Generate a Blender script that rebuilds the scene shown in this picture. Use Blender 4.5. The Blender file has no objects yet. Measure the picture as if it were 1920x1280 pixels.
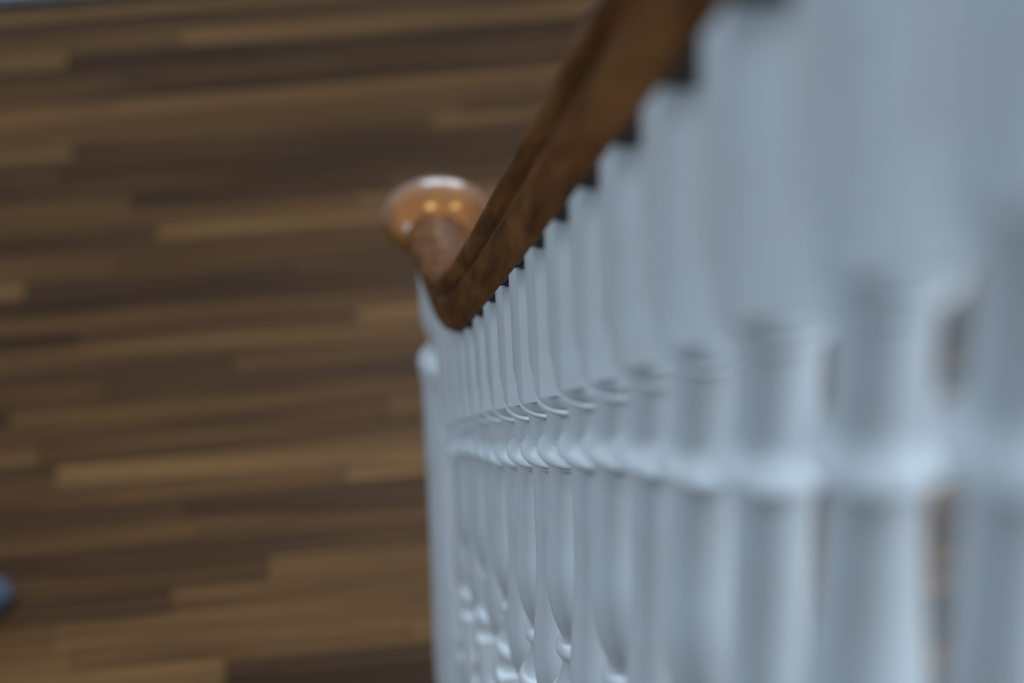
import bpy, bmesh, math, random
from mathutils import Matrix, Vector
R = math.radians
sc = bpy.context.scene
col = sc.collection
random.seed(11)

# ---------------------------------------------------------------- camera, world, lights, exposure
H = 2.6                                   # height of the lens above the hall floor
cam_d = bpy.data.cameras.new('camera')
cam = bpy.data.objects.new('camera', cam_d); col.objects.link(cam); sc.camera = cam
cam_d.sensor_width = 36; cam_d.lens = 85
rot = Matrix(((0.99125322, -0.10418117, 0.08101448), (-0.12520017, -0.5482043, 0.82692017), (-0.04173703, -0.8298303, -0.55645277)))
m = Matrix(((rot[0][0], -rot[0][1], -rot[0][2], 0), (rot[1][0], -rot[1][1], -rot[1][2], 0), (rot[2][0], -rot[2][1], -rot[2][2], H), (0, 0, 0, 1)))
cam.matrix_world = m
cam_d.clip_start = 0.02
cam_d.dof.use_dof = True; cam_d.dof.focus_distance = 1.80; cam_d.dof.aperture_fstop = 4.0

world = bpy.data.worlds.new('world'); sc.world = world; world.use_nodes = True
bg = world.node_tree.nodes['Background']; bg.inputs[0].default_value = (0.55, 0.755, 1.0, 1); bg.inputs[1].default_value = 0.26

def area(name, loc, target, sx, sy, power, color):
    d = bpy.data.lights.new(name, 'AREA'); d.shape = 'RECTANGLE'; d.size = sx; d.size_y = sy; d.energy = power; d.color = color
    o = bpy.data.objects.new(name, d); col.objects.link(o); o.location = loc
    o.rotation_euler = (Vector(target) - Vector(loc)).to_track_quat('-Z', 'Y').to_euler()
    return o
DAY = (0.65, 0.825, 1.0)
area('landing_window_light', (2.9, -0.8, 4.0), (0.2, 1.1, 2.0), 1.0, 1.5, 140, DAY)
area('side_window_light', (-3.6, 1.0, 3.7), (0.1, 1.9, 1.6), 1.6, 2.0, 86, DAY)
area('stairwell_skylight', (0.45, 0.5, 6.2), (0.2, 1.5, 1.8), 1.6, 1.6, 235, DAY)
sc.view_settings.view_transform = 'Standard'; sc.view_settings.look = 'None'
sc.view_settings.exposure = 0.0; sc.view_settings.gamma = 1.0; sc.view_settings.use_curve_mapping = False

# ---------------------------------------------------------------- materials
def nodes(name):
    mt = bpy.data.materials.new(name); mt.use_nodes = True
    nt = mt.node_tree; return mt, nt, nt.nodes['Principled BSDF']
def L(nt, a, b): nt.links.new(a, b)

def paint(name, c, rough=0.38, bump=0.12):
    mt, nt, b = nodes(name)
    b.inputs['Roughness'].default_value = rough
    tc = nt.nodes.new('ShaderNodeTexCoord')
    mp = nt.nodes.new('ShaderNodeMapping'); mp.inputs['Scale'].default_value = (60, 60, 9)
    no = nt.nodes.new('ShaderNodeTexNoise'); no.inputs['Scale'].default_value = 2.2; no.inputs['Detail'].default_value = 5
    L(nt, tc.outputs['Object'], mp.inputs[0]); L(nt, mp.outputs[0], no.inputs['Vector'])
    n2 = nt.nodes.new('ShaderNodeTexNoise'); n2.inputs['Scale'].default_value = 14; n2.inputs['Detail'].default_value = 3
    L(nt, tc.outputs['Object'], n2.inputs['Vector'])
    cr = nt.nodes.new('ShaderNodeValToRGB')
    cr.color_ramp.elements[0].position = 0.32; cr.color_ramp.elements[0].color = (c[0]*.90, c[1]*.885, c[2]*.86, 1)
    cr.color_ramp.elements[1].position = 0.62; cr.color_ramp.elements[1].color = (*c, 1)
    L(nt, n2.outputs[0], cr.inputs[0]); L(nt, cr.outputs[0], b.inputs['Base Color'])
    bp = nt.nodes.new('ShaderNodeBump'); bp.inputs['Strength'].default_value = bump; bp.inputs['Distance'].default_value = 0.002
    L(nt, no.outputs[0], bp.inputs['Height']); L(nt, bp.outputs[0], b.inputs['Normal'])
    return mt

def wood(name, stops, rough, rotx=0.0, stretch=(3, 70, 70), per_object=0.0, coat=0.0, scale=1.0, gloss=0.5):
    mt, nt, b = nodes(name)
    b.inputs['Roughness'].default_value = rough
    b.inputs['Coat Weight'].default_value = coat; b.inputs['Coat Roughness'].default_value = 0.08
    b.inputs['Specular IOR Level'].default_value = gloss
    tc = nt.nodes.new('ShaderNodeTexCoord'); oi = nt.nodes.new('ShaderNodeObjectInfo')
    mr = nt.nodes.new('ShaderNodeMapping'); mr.inputs['Rotation'].default_value = (rotx, 0, 0)
    L(nt, tc.outputs['Object'], mr.inputs[0])
    mp = nt.nodes.new('ShaderNodeMapping'); mp.inputs['Scale'].default_value = stretch
    L(nt, mr.outputs[0], mp.inputs[0])
    off = nt.nodes.new('ShaderNodeMath'); off.operation = 'MULTIPLY'; off.inputs[1].default_value = 57.0
    L(nt, oi.outputs['Random'], off.inputs[0])
    cx = nt.nodes.new('ShaderNodeCombineXYZ'); L(nt, off.outputs[0], cx.inputs[0]); L(nt, off.outputs[0], cx.inputs[1])
    ad = nt.nodes.new('ShaderNodeVectorMath'); ad.operation = 'ADD'; L(nt, mp.outputs[0], ad.inputs[0]); L(nt, cx.outputs[0], ad.inputs[1])
    no = nt.nodes.new('ShaderNodeTexNoise'); no.inputs['Scale'].default_value = scale; no.inputs['Detail'].default_value = 6; no.inputs['Distortion'].default_value = 0.4
    L(nt, ad.outputs[0], no.inputs['Vector'])
    mx = nt.nodes.new('ShaderNodeMix'); mx.data_type = 'FLOAT'; mx.inputs[0].default_value = per_object
    L(nt, no.outputs[0], mx.inputs[2]); L(nt, oi.outputs['Random'], mx.inputs[3])
    cr = nt.nodes.new('ShaderNodeValToRGB')
    while len(cr.color_ramp.elements) < len(stops): cr.color_ramp.elements.new(0.5)
    for e, (p, c) in zip(cr.color_ramp.elements, stops): e.position = p; e.color = (*c, 1)
    L(nt, mx.outputs[0], cr.inputs[0]); L(nt, cr.outputs[0], b.inputs['Base Color'])
    bp = nt.nodes.new('ShaderNodeBump'); bp.inputs['Strength'].default_value = 0.12; bp.inputs['Distance'].default_value = 0.001
    L(nt, no.outputs[0], bp.inputs['Height']); L(nt, bp.outputs[0], b.inputs['Normal'])
    return mt

def plain(name, c, rough=0.5, emit=None, strength=0):
    mt, nt, b = nodes(name)
    no = nt.nodes.new('ShaderNodeTexNoise'); no.inputs['Scale'].default_value = 30
    cr = nt.nodes.new('ShaderNodeValToRGB')
    cr.color_ramp.elements[0].position = .3; cr.color_ramp.elements[0].color = (c[0]*.85, c[1]*.85, c[2]*.85, 1)
    cr.color_ramp.elements[1].position = .7; cr.color_ramp.elements[1].color = (*c, 1)
    L(nt, no.outputs[0], cr.inputs[0]); L(nt, cr.outputs[0], b.inputs['Base Color'])
    b.inputs['Roughness'].default_value = rough
    if emit: b.inputs['Emission Color'].default_value = (*emit, 1); b.inputs['Emission Strength'].default_value = strength
    return mt

WHITE = paint('white_gloss_paint', (0.66, 0.66, 0.66))
WALL = paint('wall_paint', (0.55, 0.56, 0.55), 0.8, 0.03)
PLANK = wood('floor_plank_wood', [(0.28, (.026, .0105, .0038)), (0.42, (.062, .027, .0090)), (0.54, (.118, .054, .0170)), (0.74, (.26, .135, .046))],
             0.50, stretch=(1.6, 60, 8), per_object=0.28, gloss=0.15)
RAIL = wood('handrail_mahogany', [(0.25, (.045, .016, .006)), (0.5, (.125, .045, .014)), (0.75, (.24, .095, .028))],
            0.55, rotx=R(37.1), stretch=(110, 7, 60), coat=0.10, gloss=0.05)
CAPM = wood('cap_mahogany', [(0.3, (.165, .052, .010)), (0.7, (.31, .115, .022))], 0.25, stretch=(40, 6, 10), coat=0.7)
TREAD = wood('tread_wood', [(0.3, (.05, .025, .012)), (0.7, (.13, .065, .03))], 0.4, stretch=(4, 60, 60), coat=0.1)
FILLET = plain('fillet_shade_grey', (.050, .042, .040), 0.7)  # pale fillets darkened, the shade under the rail is put into the colour
DARK = plain('subfloor_dark', (.020, .011, .006), 0.8)
SHOEM = plain('blue_grey_suede', (.075, .096, .122), 0.85)
SOLE = plain('shoe_sole_dark', (.02, .02, .022), 0.7)
FRAMEM = paint('window_frame_paint', (0.6, 0.6, 0.6), 0.4, 0.02)
PANE = plain('window_daylight', (.7, .8, .9), 0.3, (0.80, 0.90, 1.0), 3.6)
GLOBE = plain('lamp_globe', (.9, .8, .6), 0.3, (1.0, 0.66, 0.26), 30.0)
BRASS = plain('brass', (.5, .35, .12), 0.3)

# ---------------------------------------------------------------- helpers
def obj(name, bm, mat, parent=None, smooth=True, sharp=35):
    me = bpy.data.meshes.new(name); bmesh.ops.recalc_face_normals(bm, faces=bm.faces[:]); bm.to_mesh(me); bm.free()
    me.materials.append(mat)
    if smooth:
        for p in me.polygons: p.use_smooth = True
        me.set_sharp_from_angle(angle=R(sharp))
    o = bpy.data.objects.new(name, me); col.objects.link(o)
    if parent: o.parent = parent
    return o
def empty(name, loc, rz=0):
    o = bpy.data.objects.new(name, None); col.objects.link(o); o.location = loc; o.rotation_euler = (0, 0, rz); o.empty_display_size = 0.05
    return o
def tag(o, label=None, cat=None, group=None, kind=None):
    if label: o['label'] = label
    if cat: o['category'] = cat
    if group: o['group'] = group
    if kind: o['kind'] = kind
    return o
def box(bm, x0, x1, y0, y1, z0, z1, bev=0):
    r = bmesh.ops.create_cube(bm, size=1)
    for v in r['verts']: v.co = Vector(((x0+x1)/2 + v.co.x*(x1-x0), (y0+y1)/2 + v.co.y*(y1-y0), (z0+z1)/2 + v.co.z*(z1-z0)))
    if bev:
        es = {e for v in r['verts'] for e in v.link_edges}
        bmesh.ops.bevel(bm, geom=list(es), offset=bev, segments=2, affect='EDGES', profile=0.6)
def lathe(bm, prof, seg=48, cap=True, square=None):
    """prof: list of (z, r) top to bottom"""
    rings = []
    for z, r in prof:
        rings.append([bm.verts.new((r*math.cos(2*math.pi*i/seg), r*math.sin(2*math.pi*i/seg), z)) for i in range(seg)])
    for a, b in zip(rings, rings[1:]):
        for i in range(seg): bm.faces.new((a[i], a[(i+1) % seg], b[(i+1) % seg], b[i]))
    if cap: bm.faces.new(rings[0]); bm.faces.new(rings[-1])
def smoothprof(pts, n=6):
    """Catmull-Rom through (z, r) points"""
    out = []
    P = [pts[0]] + list(pts) + [pts[-1]]
    for i in range(1, len(P)-2):
        for k in range(n):
            t = k/n; p0, p1, p2, p3 = P[i-1], P[i], P[i+1], P[i+2]
            out.append(tuple(0.5*((2*p1[j]) + (-p0[j]+p2[j])*t + (2*p0[j]-5*p1[j]+4*p2[j]-p3[j])*t*t + (-p0[j]+3*p1[j]-3*p2[j]+p3[j])*t**3) for j in (0, 1)))
    out.append(pts[-1]); return out
def interp(x, xs, ys):
    if x <= xs[0]: return ys[0]
    for a, b, c, d in zip(xs, xs[1:], ys, ys[1:]):
        if x <= b: return c + (d-c)*(x-a)/(b-a)
    return ys[-1]

# ---------------------------------------------------------------- line of the stairs
P_, W = 0.12, 0.048                       # baluster spacing in plan, width of their square blocks
XC = 0.16828                              # plan line of the balustrade
SL = 0.0908212/0.12                       # slope of the rail
def row(k):                               # far upper edge of baluster k: (y, z of the rail's underside)
    return 1.46980 + (k-11.65)*P_, H - 0.93044 - (k-11.65)*P_*SL
YE, YN = 1.862, 2.54
ZE = H - 0.93044 - (YE-1.46980)*SL
S1 = 0.285
def under(y):                             # underside of the handrail, easing towards the newel cap
    if y <= YE: return H - 0.93044 - (y-1.46980)*SL
    t = min(y, YN) - YE; a = (S1-SL)/(YN-YE)
    return ZE - SL*t - a*t*t/2
def slope(y):
    return SL if y <= YE else SL + (S1-SL)*(min(y, YN)-YE)/(YN-YE)
NEWEL_Y = 2.58
RISE = 0.0908212*2
def tread_z(k): return RISE*(5 - math.floor((k-11.64)/2))

# ---------------------------------------------------------------- setting: floor with planks
FROT = R(-2.2)
bm = bmesh.new(); box(bm, -5, 4, -2.5, 7.6, -0.12, -0.016)
floor = obj('floor', bm, DARK, smooth=False); tag(floor, kind='structure')
floor_rows = 0
PW = 0.064
lengths = [0.55, 0.8, 1.05, 1.3, 1.6]
pm = []
for i, ln in enumerate(lengths):
    b = bmesh.new(); box(b, 0, ln-0.0015, 0, PW-0.0016, -0.016, 0, 0.0008)
    o = obj('plank', b, PLANK, None, smooth=False); pm.append(o.data); bpy.data.objects.remove(o)
ca, sa = math.cos(FROT), math.sin(FROT)
OX, OY = -1.0, 2.55
first = True; cnt = 0
WBX = 0
nrow = int((5.62-2.55)/PW)
WALL_Y = nrow*PW + 0.09  # bare dark subfloor strip left at the wall stands in for the baseboard's shadow
for j in list(range(nrow)) + list(range(-1, -27, -1)):
    x = -0.75 - random.random()*0.9
    while x < 2.6:
        i = random.choice([0, 1, 2, 3, 4, 4])
        o = bpy.data.objects.new('plank', pm[i]); col.objects.link(o); o.parent = floor
        o.location = (OX + ca*x - sa*j*PW, OY + sa*x + ca*j*PW, random.uniform(-0.0006, 0.0))
        o.rotation_euler = (0, 0, FROT)
        x += lengths[i]; cnt += 1
print('planks', cnt)

# back wall, parallel to the boards
def local(o): o.location = (OX, OY, 0); o.rotation_euler = (0, 0, FROT)
WX0, WX1, WZ0, WZ1 = 0.90, 2.10, 1.25, 2.2   # window opening in the back wall
bm = bmesh.new()
for q in ((-3, WX0, 0, 3.6), (WX1, 4.5, 0, 3.6), (WX0, WX1, 0, WZ0), (WX0, WX1, WZ1, 3.6)): box(bm, q[0], q[1], WALL_Y+0.012, WALL_Y+0.18, q[2]-0.016, q[3])
wb = obj('wall_back', bm, WALL, smooth=False); local(wb); tag(wb, kind='structure')
bm = bmesh.new(); box(bm, -3, 4.5, WALL_Y-0.008, WALL_Y+0.012, 0.006, 0.17, 0.004); box(bm, -3, 4.5, WALL_Y-0.004, WALL_Y+0.012, 0.17, 0.19, 0.004)
bb = obj('baseboard_back', bm, WHITE); local(bb); tag(bb, kind='structure')
bm = bmesh.new()
box(bm, WX0, WX1, WALL_Y+0.03, WALL_Y+0.09, WZ0, WZ0+.06); box(bm, WX0, WX1, WALL_Y+0.03, WALL_Y+0.09, WZ1-.06, WZ1)
box(bm, WX0, WX0+.06, WALL_Y+0.03, WALL_Y+0.09, WZ0, WZ1); box(bm, WX1-.06, WX1, WALL_Y+0.03, WALL_Y+0.09, WZ0, WZ1)
xm = (WX0+WX1)/2; box(bm, xm-.025, xm+.025, WALL_Y+0.03, WALL_Y+0.09, WZ0, WZ1)
wf = obj('window_1', bm, FRAMEM, smooth=False); local(wf); tag(wf, kind='structure')
for a, b in ((WX0+.06, xm-.025), (xm+.025, WX1-.06)):
    bm = bmesh.new(); box(bm, a, b, WALL_Y+0.055, WALL_Y+0.061, WZ0+.06, WZ1-.06); obj('pane', bm, PANE, wf, smooth=False)

# ---------------------------------------------------------------- staircase
st = empty('staircase', (0, 0, 0)); tag(st, 'brown wooden stair flight seen through the gaps beyond the white balusters', 'staircase')
for j in range(1, 12):
    k = 11.65 + (5-j)*2                   # upper baluster of the pair on this tread
    y0 = row(k)[0] - W/2 - P_*0.5; y1 = y0 + 2*P_; z = RISE*j
    bm = bmesh.new(); box(bm, XC-0.055, XC+1.1, y0-0.002, y1+0.028, z-0.03, z, 0.006); obj('tread', bm, TREAD, st)
    bm = bmesh.new(); box(bm, XC-0.03, XC+1.1, y1-0.02, y1, z-RISE+0.0005, z-0.0305); obj('riser', bm, WHITE, st, smooth=False)
bm = bmesh.new()                          # cut string under the treads, one wedge per step
for j in range(1, 12):
    y0 = row(11.65+(5-j)*2)[0] - W/2 - P_*0.5; y1 = y0 + 2*P_ - 0.0205; zt = RISE*j - 0.031
    za = max(0.0, zt - RISE*0.1 - 0.28); zb_ = max(0.0, za - RISE)
    v = [[bm.verts.new((x, y, z)) for y, z in ((y0 - 0.0205, zt), (y1, zt), (y1, zb_), (y0 - 0.0205, za))] for x in (XC-0.028, XC)]
    bm.faces.new(v[0]); bm.faces.new(v[1])
    for q in range(4): bm.faces.new((v[0][q], v[0][(q+1) % 4], v[1][(q+1) % 4], v[1][q]))
obj('stringer', bm, WHITE, st, smooth=False)

# ---------------------------------------------------------------- balusters
ks = [.4, 1.4, 2.4, 3.42, 4.47, 5.62, 6.70, 7.75, 8.75, 9.75, 10.75, 11.7] + [12.65+i for i in range(8)]
order = ['sixteenth', 'fifteenth']
def square_block(bm, x, zt_far, zt_near, zb, w, tongue=True):
    h = w/2
    vt = [bm.verts.new(c) for c in ((-h, -h, zt_near), (h, -h, zt_near), (h, h, zt_far), (-h, h, zt_far))]
    vb = [bm.verts.new(c) for c in ((-h, -h, zb), (h, -h, zb), (h, h, zb), (-h, h, zb))]
    bm.faces.new(vt); bm.faces.new(vb)
    es = []
    for i in range(4):
        f = bm.faces.new((vt[i], vt[(i+1) % 4], vb[(i+1) % 4], vb[i]))
    es = [e for e in bm.edges if abs(e.verts[0].co.x-e.verts[1].co.x) < 1e-6 and abs(e.verts[0].co.y-e.verts[1].co.y) < 1e-6]
    bmesh.ops.bevel(bm, geom=es, offset=0.0022, segments=3, affect='EDGES', profile=0.5)
LAB = {
 3.65: 'nearest white baluster in view, large and blurred at the right edge of the photo',
 4.65: 'white baluster just left of the brown gap near the right edge, strongly blurred',
 5.65: 'blurred white baluster, second one left of the brown gap near the right edge',
 6.65: 'blurred white baluster, third one left of the brown gap near the right edge',
 7.65: 'blurred white baluster, fourth one left of the brown gap near the right edge',
 8.65: 'softly blurred white baluster, third one nearer the camera than the sharpest pair',
 9.65: 'softly blurred white baluster, second one nearer the camera than the sharpest pair',
 10.65: 'slightly soft white baluster next to the sharpest pair, on its near side',
 11.65: 'sharpest white baluster with crisp collar, the nearer of the two in focus',
 12.65: 'sharp white baluster whose swelling vase and bead show low down, farther in-focus one',
 13.65: 'white baluster right behind the two sharp ones, straight sided low down',
 14.65: 'white baluster second behind the two sharp ones, vase and bead showing low down',
 15.65: 'white baluster under the lowest tip of the handrail bend, fifth from the newel post',
 16.65: 'narrow sliver of white baluster, fourth from the newel post',
 17.65: 'narrow sliver of white baluster, third from the newel post',
 18.65: 'narrow sliver of white baluster, second from the newel post',
 19.65: 'white baluster closest to the white newel post, mostly hidden behind the others',
}
def shaft_r(d, total):                    # radius at height d above the bead
    xs = [.006, .013, .026, .040, .055, .070, .085, .100, .120, .145, .175, .30]
    rs = [.0108, .0128, .0168, .0196, .0210, .0214, .0209, .0198, .0183, .0166, .0154, .0150]
    def f(q): return interp(q, xs, rs)
    rr = (f(d-.005)+f(d)+f(d+.005)*1.0)/3 if d > .012 else f(d)
    return rr + .0014*max(0, 1-(total-d)/.015)
for n_b, k in enumerate(ks):
    kn = n_b + .65
    yc = row(k)[0] - W/2
    zb = tread_z(kn)                       # tread under it
    zr = row(k)[1]
    dsq = interp(k, [5, 8.75, 11.65, 14.65, 18.65], [.089, .087, .081, .069, .057])
    drg = interp(k, [4.65, 8.75, 10.75, 12.65, 16.65], [.106, .105, .102, .096, .077])
    dbu = interp(k, [5.65, 6.75, 7.75, 8.75, 10.75, 12.65, 14.65, 16.65, 18.65], [.177, .173, .165, .158, .152, .147, .141, .126, .115])
    kk = kn if (math.floor((kn-11.64)/2) != math.floor((kn+1-11.64)/2)) else kn+1   # the beads of one tread stand level
    dbe = interp(kk, [10.65, 12.65, 14.65, 16.65, 18.65, 20.65], [.331, .329, .317, .294, .281, .270])
    zbe = row(kk)[1] - dbe - zb
    root = empty('baluster', (XC, yc, zb))
    tag(root, LAB.get(round(kn, 2), 'white turned baluster higher up the flight than the photo shows'), 'baluster', 'turned balusters of the stair railing')
    T = zr - zb                           # local z of the rail line at the far upper edge
    zf, zn = under(yc+W/2) - zb, under(yc-W/2) - zb
    zsq, zrg, zbu = T-dsq, T-drg, T-dbu
    bm = bmesh.new(); square_block(bm, 0, zf-0.0005, zn-0.0005, zsq, W); obj('top_block', bm, WHITE, root, sharp=30)
    bm = bmesh.new()                      # cup under the block, ending in a thin ring
    c = zsq - zrg
    lathe(bm, [(zsq+.0005, .0205)] + smoothprof([(zsq-.001, .0232), (zsq-c*.35, .0240), (zsq-c*.70, .0226), (zrg+.0055, .0198)], 4) +
          [(zrg+.0050, .0196), (zrg+.0046, .0220), (zrg+.0034, .0234), (zrg+.0018, .0234), (zrg+.0004, .0222), (zrg, .0190)]); obj('collar', bm, WHITE, root, sharp=50)
    bm = bmesh.new()                      # neck and the rounded swell below it
    zn1 = zbu + 0.0185
    lathe(bm, smoothprof([(zrg+.0005, .0170), ((zrg+zn1)/2, .0162), (zn1+.003, .0164)], 3)); obj('neck', bm, WHITE, root)
    bm = bmesh.new()
    lathe(bm, [(zn1+.004, .0170)] + smoothprof([(zn1+.001, .0176), (zn1-.003, .0200), (zn1-.0065, .0224), (zn1-.0095, .0236), (zn1-.0120, .0234), (zn1-.0138, .0216), (zn1-.0145, .0196)], 4) +
          [(zn1-.0150, .0200), (zn1-.0162, .0203), (zn1-.0175, .0200), (zn1-.0185, .0168)]); obj('swell', bm, WHITE, root, sharp=50)
    bm = bmesh.new()                      # long shaft that swells into a vase
    z0, z1 = zbu+.0005, zbe
    lathe(bm, smoothprof([(z0 + (z1+.006-z0)*i/22, shaft_r(z0 - (z0-z1-.006)*i/22 - z1, z0-z1)) for i in range(23)], 2), cap=True); obj('shaft', bm, WHITE, root)
    bm = bmesh.new()
    lathe(bm, smoothprof([(z1+.0065, .0110), (z1+.005, .0140), (z1, .0162), (z1-.006, .0158), (z1-.010, .0130), (z1-.0105, .0110)], 4)); obj('bead', bm, WHITE, root)
    bm = bmesh.new()
    zbl = z1-.075
    lathe(bm, smoothprof([(z1-.010, .0120), (z1-.018, .0118), (z1-.035, .0150), (z1-.044, .0185), (z1-.046, .0215), (z1-.052, .0238), (z1-.058, .0232), (z1-.062, .0205), (zbl-.0005, .0210)], 5)); obj('foot_turning', bm, WHITE, root)
    bm = bmesh.new(); square_block(bm, 0, zbl, zbl, 0.0005, W); obj('base_block', bm, WHITE, root, sharp=30)

# ---------------------------------------------------------------- handrail
prof_half = [(0.0, 0.0), (0.0245, 0.0), (0.0262, 0.0030), (0.0285, 0.0120), (0.0310, 0.0230), (0.0318, 0.0290), (0.0300, 0.0325), (0.0290, 0.0350),
             (0.0312, 0.0372), (0.0345, 0.0405), (0.0362, 0.0455), (0.0355, 0.0505), (0.0325, 0.0555), (0.0275, 0.0602), (0.0200, 0.0645), (0.0105, 0.0676), (0.0, 0.0688)]
prof = [(-u, v) for u, v in prof_half] + [(u, v) for u, v in reversed(prof_half[1:-1])]
def sweep(bm, pts, prof):
    rings = []
    for (y, z, s) in pts:
        n = Vector((0, s, 1)).normalized()  # perpendicular to the slope, pointing up
        dx = -0.007*min(1, max(0, (y-1.55)/0.45))**2
        rings.append([bm.verts.new(Vector((u+dx, y, z)) + n*v) for u, v in prof])
    q = len(prof)
    for a, b in zip(rings, rings[1:]):
        for i in range(q): bm.faces.new((a[i], a[(i+1) % q], b[(i+1) % q], b[i]))
    bm.faces.new(rings[0]); bm.faces.new(rings[-1])
hr = empty('handrail', (XC, 0, 0)); tag(hr, 'polished brown wooden handrail descending towards the round cap of the newel', 'handrail')
ysamp = [-0.35 + i*0.075 for i in range(30)] + [1.9 + i*0.02 for i in range(33)]
ysamp = [y for y in ysamp if y < 1.9 or y >= 1.899]
bm = bmesh.new(); sweep(bm, [(y, under(y), slope(y)) for y in ysamp if y <= 2.541], prof)
obj('rail', bm, RAIL, hr, sharp=28)
for a, b in zip(ks, ks[1:]):              # fillets pressed into the rail's underside between the balusters, their grey holds painted shade
    y0 = row(a)[0] + 0.0005; y1 = row(b)[0] - W - 0.0005
    pts = [(y0 + (y1-y0)*i/4, under(y0 + (y1-y0)*i/4) - 0.0025, slope(y0+(y1-y0)*i/4)) for i in range(5)]
    bm = bmesh.new(); sweep(bm, pts, [(-.0205, 0), (-.0205, .0022), (.0205, .0022), (.0205, 0)]); obj('fillet', bm, FILLET, hr, smooth=False)

# ---------------------------------------------------------------- newel post and its cap
nw = empty('newel_post', (XC, NEWEL_Y, RISE)); nb = RISE
tag(nw, 'white turned newel post with a round glossy amber-brown cap at the foot of the stairs', 'newel post')
zc = H - 1.580 - nb                       # underside of the cap, local
bm = bmesh.new()
lathe(bm, smoothprof([(zc, .030), (zc-.04, .0300), (zc-.105, .0300), (zc-.128, .0255), (zc-.140, .0232), (zc-.152, .0232)], 5), 64); obj('neck', bm, WHITE, nw)
bm = bmesh.new()
lathe(bm, smoothprof([(zc-.151, .0235), (zc-.158, .0300), (zc-.168, .0375), (zc-.178, .0388), (zc-.184, .0370)], 5) + [(zc-.1845, .0360), (zc-.189, .0372), (zc-.196, .0372), (zc-.199, .0350)], 64); obj('collar', bm, WHITE, nw, sharp=50)
bm = bmesh.new()
lathe(bm, smoothprof([(zc-.1985, .0352), (zc-.30, .0368), (zc-.46, .0405), (zc-.60, .0450), (.14, .0475), (.06, .044)], 6), 64); obj('shaft', bm, WHITE, nw)
bm = bmesh.new(); box(bm, -.046, .046, -.046, .046, 0.0005, .062, .004); obj('base_block', bm, WHITE, nw)

bm = bmesh.new()
lathe(bm, smoothprof([(.084, .0005), (.0835, .012), (.081, .027), (.0755, .043), (.067, .0565), (.055, .0655), (.043, .0685), (.031, .0655), (.020, .057), (.011, .046)], 6) + [(.005, .038), (.0005, .035)], 96); cap = obj('cap', bm, CAPM, nw); cap.location = (-0.002, 0, H-1.582-RISE); cap['label'] = 'round glossy amber-brown wooden cap'

# ---------------------------------------------------------------- shoe at the left edge
sh = empty('shoe', (-0.585, 3.235, 0.0), R(8)); tag(sh, 'blue-grey rounded toe of a shoe on the floor, cut off by the left edge', 'shoe')
def shoe_mesh(zs, hs):                    # outline of a sole, toe towards +x
    ol = []
    for i in range(40):
        a = 2*math.pi*i/40
        cxx = math.cos(a); x = 0.125*cxx; wdt = 0.040 + 0.004*cxx
        ol.append((x - 0.085 + (0 if cxx < 0 else 0), math.copysign(abs(math.sin(a))**0.75, math.sin(a))*wdt))
    return ol
ol = shoe_mesh(0, 0)
bm = bmesh.new()
def rings_from(ol, levels):
    rs = []
    cxm = sum(p[0] for p in ol)/len(ol)
    for z, s in levels: rs.append([bm.verts.new((cxm+(x-cxm)*s, y*s, z + max(0, (-(x-cxm))*0.25*(z > .03)))) for x, y in ol])
    for a, b in zip(rs, rs[1:]):
        for i in range(len(ol)): bm.faces.new((a[i], a[(i+1) % len(ol)], b[(i+1) % len(ol)], b[i]))
    bm.faces.new(rs[0]); bm.faces.new(rs[-1])
rings_from(ol, [(0.012, .96), (0.022, 1.0), (0.034, .98), (0.045, .90), (0.053, .74), (0.057, .5)]); obj('upper', bm, SHOEM, sh)
bm = bmesh.new(); rings_from(ol, [(0.0005, .95), (0.004, .99), (0.0115, .99)]); obj('sole', bm, SOLE, sh)

# ---------------------------------------------------------------- warm lamps of the hall, above the frame
def lamp(x, y, z, label):
    r = empty('pendant_lamp', (x, y, z)); tag(r, label, 'lamp', 'warm pendant lamps of the hall')
    bm = bmesh.new(); bmesh.ops.create_uvsphere(bm, u_segments=24, v_segments=16, radius=0.13); obj('globe', bm, GLOBE, r)
    bm = bmesh.new(); lathe(bm, [(.16, .02), (.125, .03), (.12, .03)], 24); obj('fitting', bm, BRASS, r)
    bm = bmesh.new(); lathe(bm, [(.9, .004), (.155, .004)], 12); obj('cord', bm, BRASS, r)
lamp(0.0, 3.5, 3.25, 'round warm glowing hall lamp, mirrored as the left yellow spot on the newel cap')
lamp(1.15, 3.5, 3.25, 'round warm glowing hall lamp, mirrored as the right yellow spot on the newel cap')
